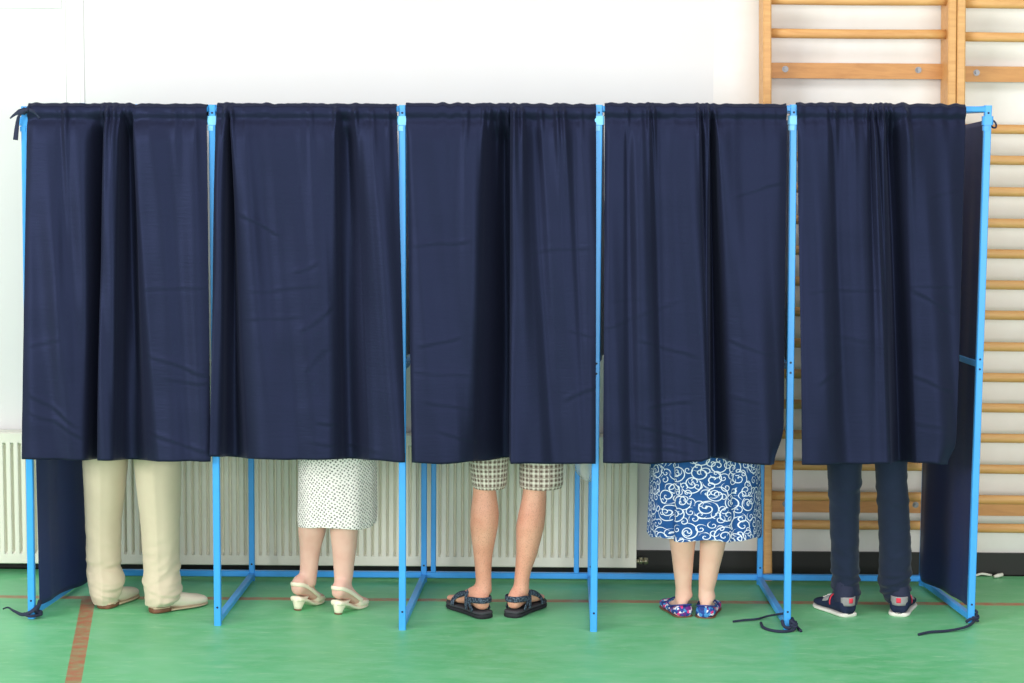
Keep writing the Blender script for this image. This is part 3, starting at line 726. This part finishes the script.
def person(name, label, legs, feet, skinm, height, top, hair, voxel=.009, female=False, hairlong=False, smi=5, foot_base=.0, toes=False, shod=False):
    """legs: two lists of (centre, rx, ry) from the ankle up; returns the root and hip data"""
    cx = (legs[0][-1][0].x+legs[1][-1][0].x)/2
    cy = (legs[0][-1][0].y+legs[1][-1][0].y)/2
    T = thing('person', label, 'person', (cx, cy, 0)); h = height
    m = MB(); hipz = .49*h; wv = .165 if not female else .175
    for sd, (lg, ft) in enumerate(zip(legs, feet)):
        ft.body(m, 1.0, foot_base, toes, shod)
        s = -1 if sd == 0 else 1
        rings = [ring(c, rx, ry) for c, rx, ry in lg]
        c0, rx0, ry0 = lg[-1]
        hip = Vector((cx+s*.088, cy+.02, hipz))
        for t in (.33, .66, 1):
            rings.append(ring(lerp(c0, hip, t), lerp(rx0, .088, t), lerp(ry0, .095, t)))
        # ankle joins the foot
        a = ft.p(.17, 0, ft.off(.17)+foot_base+.05); ca, ra, rya = lg[0]
        rings = [ring(a, .025, .029), ring(lerp(a, ca, .5), lerp(.028, ra, .5), lerp(.032, rya, .5))]+rings
        m.loft(rings)
    tz = [(.46, .12, .10), (.50, wv, .115), (.54, wv*1.0, .115), (.60, .140, .10), (.66, .145, .105), (.73, .165, .11), (.79, .165, .10), (.825, .12, .07), (.845, .06, .055), (.88, .052, .055)]
    fem = .92 if female else 1
    m.loft([ring((cx, cy+.02+(.03 if z > .7 else .0)*0, z*h), a*(fem if z > .56 else 1), b*fem) for z, a, b in tz])
    hc = Vector((cx, cy+.05, .932*h)); head(m, hc, .13*h, .074)
    m.tube([(cx, cy+.02, .82*h), (cx, cy+.035, .90*h)], .054, 14)
    wr = []
    for s in (-1, 1):
        sh = Vector((cx+s*.165*fem, cy+.02, .80*h)); el = Vector((cx+s*.215*fem, cy+.02, .625*h)); w = Vector((cx+s*.12, cy+.235, .635*h))
        m.tube([sh+Vector((-s*.03, 0, .01)), sh, lerp(sh, el, .5), el, lerp(el, w, .1), lerp(el, w, .4), w], [.05, .05, .044, .037, .038, .036, .025], 14)
        hand(m, w, Vector((-s*.25, 1, -.05)), -s); wr.append((sh, el, w))
    m.build('body', skinm, T, voxel=voxel, smi=smi)
    # hair
    m = MB(); sc_ = .13*h/.225
    R = []
    for i in range(9):
        a = PI*.5*(1-i/8*(1.25 if not hairlong else 1.5)); cr = max(.03, math.cos(a))
        R.append([hc+Vector((math.cos(q*PI/12)*.084*cr, -.02+math.sin(q*PI/12)*.106*cr*(1 if math.sin(q*PI/12) < .3 or a > .6 else .55), .022+.116*math.sin(a)))*1.0 for q in range(24)])
    m.loft(R); m.build('hair', hair, T)
    # upper garment
    m = MB()
    m.loft([ring((cx, cy+.02, z*h), a*(fem if z > .56 else 1)+.014, b*fem+.016) for z, a, b in [(.485, wv*.98, .12)]+tz[2:8]], True, True)
    for sh, el, w in wr:
        e = lerp(sh, el, .72)
        m.tube([sh+Vector((math.copysign(.04, cx-sh.x), 0, .008)), sh, lerp(sh, el, .4), e], [.062, .064, .06, .058], 16)
    m.build('shirt', top, T, voxel=.013, smi=4)
    return T, cx, cy, hipz, h

def wrinkle(rings, amp, f, seed, zmax, folds=(), crease=0):
    for r in rings:
        c = sum(r, Vector())/len(r); n = len(r)
        for j, p in enumerate(r):
            a = 2*PI*j/n
            k = sm((zmax-p.z)/zmax)*.9+.1
            d = (p-c); d.z = 0; d.normalize()
            q = Vector((p.x*f*.55+seed, p.y*f*.4, p.z*f+p.x*f*.5*math.sin(seed)))
            w = (.42-abs(noise.noise(q)))*amp*1.6*k + noise.noise(q*2.3)*amp*.35*k
            w += noise.noise(Vector((p.x*12, p.y*9, p.z*2+seed)))*amp*.5
            for z0, sl, ph, am, wd in folds:     # drag folds running round the leg
                u = (p.z-z0-sl*math.sin(a-ph))/wd
                if abs(u) < 4: w += am*(math.exp(-u*u)-.8*math.exp(-(u+1.7)**2))*(.35+.65*sm(.5+.7*math.sin(a-ph+2.2)))
            if crease:                            # pressed crease down the back
                e = (a-1.5*PI)/.10; w += crease*math.exp(-e*e)
            p += d*w
def densify(rows, n=8):
    out = []
    pts = [(c.x, c.y, c.z, a, b) for c, a, b in rows]
    for k in range((len(pts)-1)*n+1):
        q = catmull(pts, k/n); out.append((Vector(q[:3]), q[3], q[4]))
    return out
def trousers(T, name, mat, legrows, cx, cy, hipz, wv, seed, amp=.012, uv=False, folds=((), ()), crease=0):
    m = MB()
    for s, rows in zip((-1, 1), legrows):
        c0, a0, b0 = rows[-1]; hip = Vector((cx+s*.088, cy+.02, hipz-.03))
        full = densify(rows + [(lerp(c0, hip, t), lerp(a0, .098, t), lerp(b0, .112, t)) for t in (.4, .75, 1)], 14)
        R = [ring(c, a, b, 64) for c, a, b in full]
        wrinkle(R, amp, 22, seed+s, .55, folds[0 if s < 0 else 1], crease)
        # inside turn-up at the hem
        R = [[lerp(sum(R[0], Vector())/64, p, .90)+Vector((0, 0, .03)) for p in R[0]], [lerp(sum(R[0], Vector())/64, p, .955) for p in R[0]]]+R
        L = [0]
        for i in range(1, len(R)): L.append(L[-1]+(R[i][0]-R[i-1][0]).length)
        per = .52 if uv else 1
        m.loft(R, True, False, (lambda i, j: (j/64*per+s*.2, R[i][0].z)) if uv else None)
    zz = [(-.11, .165, .10), (-.05, wv+.012, .128), (.03, wv+.014, .132), (.09, wv*.93, .12)]
    Rp = [ring((cx, cy+.02, hipz+z), a, b, 40) for z, a, b in zz]
    m.loft(Rp, True, True, (lambda i, j: (j/40*1.0, Rp[i][0].z)) if uv else None)
    return m.build(name, mat, T)

# ---- person 1: beige trousers, cream leather shoes
hL, hR = gnd(103, 609), gnd(152, 613)
f1 = [Foot(hL, 18, .265), Foot(hR, 47, .265)]
def shoe_dress(T, ft):
    m = MB()
    st = [(-.005, .018, .024, .05), (.015, .029, .022, .066), (.08, .036, .022, .078), (.2, .038, .018, .084), (.34, .039, .014, .084), (.46, .043, .006, .074), (.6, .048, .005, .062), (.75, .049, .005, .052), (.87, .043, .005, .046), (.95, .032, .005, .038), (.99, .018, .007, .030)]
    m.loft([ft.section(f, w, a, b) for f, w, a, b in st]); o = m.build('shoe', MAT['cream_leather'], T)
    m = MB(); m.loft([ft.section(f, w+.004, .003, .012, p=.6) for f, w in ((.27, .034), (.34, .037), (.46, .042), (.6, .048), (.75, .048), (.87, .041), (.95, .029), (.995, .014))])
    m.loft([ft.section(f, w+.003, .018, .026, p=.6) for f, w in ((-.012, .02), (.02, .032), (.1, .037), (.2, .037), (.27, .036))]); m.build('sole', MAT['tan_sole'], o)
    m = MB(); m.loft([ft.section(f, w, .0, .022, p=.45) for f, w in ((-.012, .018), (.01, .030), (.08, .037), (.2, .038), (.27, .036), (.275, .03))]); m.build('heel', MAT['brown_sole'], o)
    m = MB()
    m.tube([ft.p(.47, w, z) for w, z in ((-.03, .058), (-.018, .070), (0, .074), (.018, .070), (.03, .058))], .004, 8)
    m.build('seam', MAT['cream_leather'], o)
YL = hL.y+.075; YRt = hR.y+.07
s1 = [sil(YL, [(603, 94.5, 116, -.034), (598, 92, 118, -.034), (590, 90, 121.5, -.024), (578, 88.5, 124, -.01), (566, 88, 121), (552, 87, 121), (520, 86, 121.5), (490, 84.5, 125), (458, 83, 128)], 1.15),
      sil(YRt, [(603.5, 146.5, 174, -.034), (599, 146, 179, -.034), (591, 145, 180.5, -.022), (582, 143.8, 180.5, -.01), (570, 143.5, 179.5), (552, 143, 179), (520, 140.5, 180), (490, 137, 181), (458, 134, 181)], 1.15)]
l1 = [[(c, .045, .05) for c, a, b in s[4:]] for s in s1]
T1, cx, cy, hz, h = person('person', 'person in beige trousers and cream leather shoes in the leftmost booth', l1, f1, MAT['skin_pale'], 1.76, MAT['shirt_white'], MAT['hair_grey'], voxel=.010, foot_base=.024, shod=True)
FO1 = [(.115, .030, .6, .004, .009), (.16, -.028, 1.2, .0035, .010), (.30, .03, 1.0, .002, .012)]
FO2 = [(.105, .028, .9, .005, .009), (.15, -.03, 1.8, .004, .010), (.42, .02, 2.0, .002, .012)]
trousers(T1, 'trousers', MAT['beige'], s1, cx, cy, hz, .165, 3, .006, folds=(FO1, FO2), crease=.004)
for ft in f1: shoe_dress(T1, ft)

# ---- person 2: white dotted skirt, ivory slingbacks
def skirt(T, mat, rows, folds, cx, cy, hz, wv, per, inner=True, hemwave=None):
    full = densify(rows+[(Vector((cx, cy+.02, hz)), wv+.02, .135), (Vector((cx, cy+.02, hz+.10)), .135, .115)], 8)
    N = 96; R = []
    z0 = full[0][0].z
    for c, a, b in full:
        k = max(0, min(1, (hz-c.z)/(hz-z0)))
        r = ring(c, a, b, N, p=.92, fold=lambda t: folds(t)*k)
        if hemwave:
            for q, p in enumerate(r): p.z += hemwave(2*PI*q/N)*k
        R.append(r)
    m = MB(); m.loft(R, False, True, lambda i, j: (j/N*per, R[i][j % N].z))
    return m.build('skirt', mat, T, solid=.002)
hL, hR = gnd(295.5, 611), gnd(335.5, 615)
f2 = [Foot(hL, 24, .21, .05), Foot(hR, 29, .22, .05)]
def slingback(T, ft):
    m = MB()
    zt = lambda f: ft.off(f)+.012
    st = [(.0, .022), (.03, .028), (.12, .031), (.28, .031), (.42, .033), (.55, .039), (.68, .043), (.8, .041), (.9, .032), (.97, .018), (1.0, .008)]
    R = []
    for f, w in st:
        top = zt(f); bot = max(.0, ft.off(f)-.006) if f > .26 else .0
        if f <= .26: bot = ft.off(f)-.012
        R.append([ft.p(f, w*pw(math.cos(2*PI*q/20), .7), (top+bot)/2+(top-bot)/2*pw(math.sin(2*PI*q/20), .7)) for q in range(20)])
    m.loft(R)
    o = m.build('shoe', MAT['ivory'], T)
    m = MB()      # wedge heel
    R = []
    for z, f0, f1_, w in ((.006, .03, .15, .017), (.015, .02, .17, .019), (.03, .0, .24, .024), (.045, -.012, .34, .029), (.052, -.01, .38, .03)):
        c0, c1 = f0, f1_*1.15
        R.append([ft.p((c0+c1)/2+(c1-c0)/2*math.cos(2*PI*q/20), w*math.sin(2*PI*q/20), z) for q in range(20)])
    m.loft(R); m.build('heel', MAT['ivory'], o)
    m = MB(); m.loft([[ft.p(.09+.06*math.cos(2*PI*q/16)*k, .0165*math.sin(2*PI*q/16), z) for q in range(16)] for z, k in ((.0, 1), (.0065, 1.02))]); m.build('heel_tip', MAT['brown_sole'], o)
    m = MB()      # vamp over the toes
    R = []
    for f, w, zz in ((.56, .040, .050), (.62, .044, .052), (.7, .0465, .048), (.8, .0445, .042), (.9, .035, .036), (.97, .021, .030), (1.0, .010, .022)):
        R.append(ft.section(f, w, .004, zz))
    m.loft(R); m.build('vamp', MAT['ivory'], o)
    m = MB()      # sling strap
    pts = [ft.p(.60, -.042, .040), ft.p(.45, -.040, .062), ft.p(.25, -.037, .09), ft.p(.08, -.030, .108), ft.p(-.015, -.012, .113), ft.p(-.015, .012, .113), ft.p(.08, .030, .108), ft.p(.25, .037, .09), ft.p(.45, .041, .062), ft.p(.60, .044, .040)]
    m.tube(cordpath(pts), .0085, 10, flat=(Vector((0, 0, 1)), .3)); m.build('strap', MAT['ivory'], o)
YL = hL.y+.06; YRt = hR.y+.06
s2 = [sil(YL, [(586, 299, 316), (578, 299.5, 317), (560, 300, 319), (545, 299.5, 322), (532, 298, 326), (520, 298.5, 327), (500, 301, 331), (470, 303, 335)], .9),
      sil(YRt, [(588, 334, 351), (578, 334, 353), (560, 333, 355), (545, 331.5, 357), (532, 330, 358), (520, 329, 358.5), (500, 330, 361), (470, 333, 365)], .9)]
T2, cx, cy, hz, h = person('person', 'person in a white dotted skirt and ivory slingback shoes in the second booth', s2, f2, MAT['skin_rosy'], 1.62, MAT['shirt_white'], MAT['hair_brown'], voxel=.008, female=True, hairlong=True, foot_base=.012)
Ysk = (YL+YRt)/2+.02
rw = sil(Ysk, [(522.5, 297.5, 375), (515, 297, 376), (495, 297.5, 376), (460, 298, 376), (430, 296, 378)], .95)
skirt(T2, MAT['dots'], rw, lambda t: .02*math.sin(5*t+1)+.012*math.sin(11*t), cx, Ysk-.02, hz, .165, 1.0, hemwave=lambda t: .006*math.sin(3*t+.5))
for ft in f2: slingback(T2, ft)

# ---- person 3: plaid shorts, sports sandals
hL, hR = gnd(485.5, 618.5), gnd(511.5, 617.5)
f3 = [Foot(hL, -33, .265), Foot(hR, 27, .265)]
def sandal(T, ft):
    out = [(-.04, .020), (-.02, .032), (.05, .040), (.2, .042), (.4, .041), (.55, .046), (.7, .052), (.82, .052), (.92, .042), (1.0, .026), (1.035, .01)]
    m = MB(); m.loft([ft.section(f, w, .0, .020, p=.5) for f, w in out]); o = m.build('sandal', MAT['rubber'], T)
    m = MB(); m.loft([ft.section(f, w*.98, .017, .030, p=.5) for f, w in out]); m.build('footbed', MAT['rubber_mid'], o)
    def strap(pts, wd, name='strap', w=.012):
        m = MB(); m.tube(cordpath([ft.p(*p) for p in pts]), w, 10, flat=(wd, .25)); m.build(name, MAT['strap'], o)
    Z = Vector((0, 0, 1))
    strap([(.34, -.040, .06), (.2, -.041, .072), (.06, -.036, .076), (-.015, -.016, .076), (-.015, .016, .076), (.06, .036, .076), (.2, .041, .072), (.34, .040, .06)], Z, 'heel_strap', .0125)
    strap([(.30, -.044, .028), (.31, -.044, .06), (.34, -.034, .094), (.36, 0, .112), (.34, .034, .094), (.31, .044, .06), (.30, .044, .028)], ft.d, 'ankle_strap', .011)
    strap([(.68, -.052, .028), (.66, -.048, .052), (.64, -.025, .074), (.63, 0, .080), (.64, .025, .074), (.66, .048, .052), (.68, .052, .028)], ft.d, 'toe_strap', .013)
    for s in (-1, 1):
        strap([(.64, s*.044, .060), (.55, s*.045, .072), (.45, s*.042, .082), (.36, s*.036, .092)], Z, 'side_strap', .010)
        strap([(.14, s*.042, .028), (.2, s*.043, .05), (.27, s*.042, .066)], ft.d, 'side_strap', .010)
YL = hL.y+.06; YRt = hR.y+.06
s3 = [sil(YL, [(592, 475, 492), (580, 475.5, 491.5), (570, 475, 491.5), (555, 473.5, 492.5), (540, 471.5, 495.5), (525, 470, 498.5), (512, 470.5, 499), (500, 472, 497.5), (490, 473, 496), (480, 472, 497), (465, 471, 500)], 1.15),
      sil(YRt, [(592, 513, 529), (580, 514, 529.5), (570, 515, 531.5), (555, 516, 537), (540, 516, 541), (526, 516, 544.5), (512, 518.5, 546), (500, 521.5, 546.5), (490, 523, 546.5), (480, 523, 548), (465, 522, 551)], 1.15)]
T3, cx, cy, hz, h = person('person', 'person in knee-length plaid shorts and sports sandals in the middle booth', s3, f3, MAT['skin_tan'], 1.80, MAT['shirt_blue'], MAT['hair_brown'], voxel=.0075, smi=4, foot_base=.028)
Y3 = (YL+YRt)/2
sh = [sil(YL, [(487.5, 473, 504.5), (483, 471.5, 506), (472, 470, 507), (460, 468.5, 508)], 1.1),
      sil(YRt, [(487, 520, 561.5), (482, 519.5, 563), (472, 519.5, 563), (460, 519, 563)], 1.0)]
trousers(T3, 'shorts', MAT['plaid'], sh, cx, cy, hz, .165, 7, .008, uv=True)
for ft in f3: sandal(T3, ft)

# ---- person 4: blue swirl skirt, floral flats
hL, hR = gnd(684.5, 617.5), gnd(704.5, 618.5)
f4 = [Foot(hL, -14, .235), Foot(hR, 12, .235)]
def flat_shoe(T, ft):
    st = [(-.015, .018, .004, .036), (.005, .030, .003, .050), (.06, .038, .003, .050), (.16, .041, .003, .040), (.3, .041, .003, .034), (.45, .043, .003, .032), (.58, .048, .003, .040), (.7, .050, .003, .044), (.82, .046, .003, .038), (.92, .034, .003, .032), (1.0, .016, .004, .022)]
    m = MB(); m.loft([ft.section(f, w, a, b, p=.7) for f, w, a, b in st]); o = m.build('shoe', MAT['floral'], T)
    m = MB(); m.loft([ft.section(f, w+.002, .0, .007, p=.6) for f, w, a, b in st]); m.build('sole', MAT['brown_sole'], o)
    m = MB()
    pts = [ft.p(f, w, z) for f, w, z in ((.58, 0, .055), (.5, -.036, .044), (.3, -.039, .037), (.12, -.037, .046), (.0, -.022, .053), (-.016, 0, .054), (.0, .022, .053), (.12, .037, .046), (.3, .039, .037), (.5, .036, .044), (.58, 0, .055))]
    m.tube(cordpath(pts), .0028, 8); m.build('piping', plain('blue_piping', srgb(40, 60, 140)), o)
YL = hL.y+.06; YRt = hR.y+.06
s4 = [sil(YL, [(596, 675, 693), (588, 675.5, 691.5), (580, 674.5, 692), (568, 673, 693), (555, 671.5, 694), (540, 669, 695.8), (525, 667, 696), (500, 664, 698), (470, 662, 704)], 1.05),
      sil(YRt, [(597, 698, 716), (590, 698.5, 714), (580, 698.5, 717), (568, 699, 719.5), (555, 699.5, 723), (540, 700, 726.5), (525, 700, 730), (500, 702, 736), (470, 704, 742)], 1.05)]
T4, cx, cy, hz, h = person('person', 'person in a blue and white swirl skirt and floral flat shoes in the fourth booth', s4, f4, MAT['skin_pale'], 1.62, MAT['shirt_blue'], MAT['hair_grey'], voxel=.007, female=True, hairlong=True, foot_base=.008, shod=True)
Ysk = (YL+YRt)/2+.03
rw = sil(Ysk, [(534.5, 647.5, 761), (525, 648, 761), (500, 649, 760.5), (463, 650, 760), (430, 652, 758)], .62)
def f4f(t):
    return .03*math.sin(7*t+.6)+.06*math.exp(-((t-4.22)/.10)**2)-.17*math.exp(-((t-4.05)/.05)**2)+.05*math.exp(-((t-5.0)/.12)**2)-.15*math.exp(-((t-5.2)/.055)**2)
skirt(T4, MAT['swirl'], rw, f4f, cx, Ysk-.02, hz, .185, 1.25, hemwave=lambda t: .006*math.sin(7*t))
for ft in f4: flat_shoe(T4, ft)

# ---- person 5: dark jeans, navy trainers
hL, hR = gnd(849, 617), gnd(898.5, 616.5)
f5 = [Foot(hL, -24, .228), Foot(hR, 17, .25)]
def trainer(T, ft):
    st = [(-.03, .020, .012, .045), (-.012, .032, .012, .066), (.05, .039, .012, .082), (.15, .041, .012, .084), (.28, .041, .012, .084), (.38, .042, .012, .084), (.5, .045, .012, .070), (.64, .050, .012, .056), (.78, .051, .012, .048), (.9, .042, .012, .042), (.99, .026, .012, .034), (1.03, .012, .014, .026)]
    def surf(f, a, o=.0):
        ks = [(s[0], s[1]) for s in st]; hw = interp(ks, f); z0 = interp([(s[0], s[2]) for s in st], f); z1 = interp([(s[0], s[3]) for s in st], f)
        return ft.p(f, (hw+o)*pw(math.cos(a), .8), (z0+z1)/2+((z1-z0)/2+o)*pw(math.sin(a), .8))
    m = MB(); m.loft([[surf(-.03+1.06*k/26, 2*PI*q/28) for q in range(28)] for k in range(27)]); o = m.build('shoe', MAT['sneaker_navy'], T)
    m = MB(); m.loft([ft.section(f, w+.004, .0, .017, p=.5) for f, w, a, b in st]); m.build('sole', MAT['white_sole'], o)
    def patch(f0, f1_, a0, a1, off, name, mat):
        m = MB(); m.grid([[surf(lerp(f0, f1_, i/8), lerp(a0, a1, j/10), off) for j in range(11)] for i in range(9)]); m.build(name, mat, o, solid=.002)
    def back(f, z0_, z1_, wmax, off, name, mat):
        m = MB(); P = []
        for i in range(5):
            z = lerp(z0_, z1_, i/4); row = []
            for j in range(13):
                a = lerp(-1, 1, j/12); 
                row.append(ft.p(-.030-.004*(0)+.10*abs(a)**2.2*1.0-off/.275, a*wmax, z))
            P.append(row)
        m.grid(P); m.build(name, mat, o, solid=.004)
    back(0, .048, .084, .034, .006, 'heel_tab', MAT['sneaker_grey'])
    back(0, .060, .080, .020, .009, 'heel_patch', MAT['red_patch'])
    for s in (0, 1):
        a0, a1 = (.15, 1.15) if s == 0 else (PI-1.15, PI-.15)
        patch(.40, .56, a0, a1, .0025, 'side_panel', MAT['sneaker_grey'])
        patch(.33, .36, a0-.3 if s == 0 else a0, a1 if s == 0 else a1+.3, .003, 'side_stripe', MAT['red_patch'])
    m = MB()
    for k in range(4):
        f = .46+.06*k
        m.tube([surf(f, a, .004) for a in (1.0, 1.3, PI/2, PI-1.3, PI-1.0)], .003, 8)
    m.build('laces', MAT['white_sole'], o)
YL = hL.y+.075; YRt = hR.y+.075
s5 = [sil(YL, [(604, 837, 856), (600, 835, 857.5), (594, 834, 859.5), (585, 832.5, 859), (575, 832, 858.5), (555, 831.5, 858.5), (530, 830.5, 859), (505, 829.5, 860), (485, 828.5, 861.5), (465, 827.5, 862.5)], 1.15),
      sil(YRt, [(602, 888, 904), (597, 885, 906), (591, 881.5, 909.5), (583, 879.5, 910.5), (572, 880, 910), (555, 880.5, 911), (530, 879.5, 910), (505, 877.5, 909), (485, 876, 907.5), (465, 874.5, 907)], 1.15)]
l5 = [[(c, .042, .048) for c, a, b in s[4:]] for s in s5]
T5, cx, cy, hz, h = person('person', 'person in dark blue jeans and navy trainers with red heel patches in the right booth', l5, f5, MAT['skin_pale'], 1.78, MAT['shirt_blue'], MAT['hair_brown'], voxel=.010, foot_base=.02, shod=True)
FJ1 = [(.10, .015, .6, .0045, .007), (.125, -.018, 1.2, .0045, .008), (.155, .02, 2.0, .0045, .009), (.19, .02, .3, .003, .010), (.46, .03, 1.0, .0032, .014), (.52, -.03, 2.0, .0032, .014), (.56, .03, .2, .0028, .012)]
FJ2 = [(.09, .016, 3.4, .0045, .007), (.12, .020, .9, .0045, .008), (.15, -.02, 1.8, .0045, .009), (.19, .03, .4, .0028, .012), (.45, .03, 2.4, .0032, .014), (.50, .03, .8, .0032, .014), (.55, -.03, 1.8, .0028, .012)]
trousers(T5, 'jeans', MAT['jeans'], s5, cx, cy, hz, .165, 15, .009, folds=(FJ1, FJ2))
for ft, rows in zip(f5, s5):
    m = MB(); c0 = rows[4][0]; m.loft([ring(ft.p(f, 0, z), r, r*1.15, 20) for f, z, r in ((.20, .03, .036), (.19, .06, .040), (.17, .085, .042))]+[ring(c0, .046, .052, 20)]); m.build('sock', MAT['cord'], T5)
for ft in f5: trainer(T5, ft)

# ---------------------------------------------------------------- clear bag hung on the divider rail in the middle booth
Yg = 8.62
m = MB(); R = []
for k, (py, a, b) in enumerate(((478, 577, 590.5), (474, 574.5, 592), (468, 573, 593), (455, 573, 594), (440, 574.5, 594), (420, 578, 594.5))):
    A, B = atY(a, py, Yg), atY(b, py, Yg); c = (A+B)/2; rx = (B.x-A.x)/2
    r = ring(c, rx, .05, 24, fold=lambda t: .10*math.sin(3*t+k)+.05*math.sin(7*t))
    for p in r: p.z -= .018*(p.x-c.x)/rx
    R.append(r)
m.loft(R, True, False)
tp = atY(587, 420, Yg); rail = lerp(fl(3, 1.055, .58), fl(3, 1.055, .58), 0); rail.z = 1.075
for dy in (-.03, .03):
    m.tube(cordpath([tp+Vector((-.02, dy, -.02)), Vector((rail.x-.022, Yg+dy, 1.03)), Vector((rail.x-.018, Yg+dy, 1.072)), Vector((rail.x, Yg+dy, 1.078)), Vector((rail.x+.018, Yg+dy, 1.06))]), .008, 8, flat=(Vector((0, 1, 0)), .2))
o = m.build('plastic_bag', MAT['bag'], origin=(tp.x, Yg, tp.z-.2)); tag(o, 'clear plastic bag hanging beside the person in plaid shorts, just below the curtain', 'bag')

# ---------------------------------------------------------------- light
w = bpy.data.worlds.new('world'); sc.world = w; w.use_nodes = True
bg = w.node_tree.nodes['Background']; bg.inputs[0].default_value = (1, 1, .99, 1); bg.inputs[1].default_value = .40
def area(name, loc, target, sx, sy, power, col=(1, 1, 1)):
    l = bpy.data.lights.new(name, 'AREA'); l.shape = 'RECTANGLE'; l.size = sx; l.size_y = sy; l.energy = power; l.color = col
    o = bpy.data.objects.new(name, l); COL.objects.link(o); o.location = loc
    o.rotation_euler = (Vector(target)-Vector(loc)).to_track_quat('-Z', 'Y').to_euler(); return o
area('window_daylight', (-9.0, 0.8, 3.2), (0.3, 8.6, .9), 5.0, 2.8, 860, (1, .99, .97))
area('far_window_daylight', (3.2, -3.0, 1.9), (1.2, 8.8, .7), 11, 3.4, 740, (1, .99, .975))
area('hall_ceiling_lamp', (0.5, 4.6, 5.8), (0.5, 6.2, 0), 8, 2.5, 200, (1, .99, .97))
sc.view_settings.view_transform = 'Standard'; sc.view_settings.look = 'None'; sc.view_settings.gamma = 1
sc.view_settings.use_curve_mapping = False; sc.view_settings.exposure = 0.03
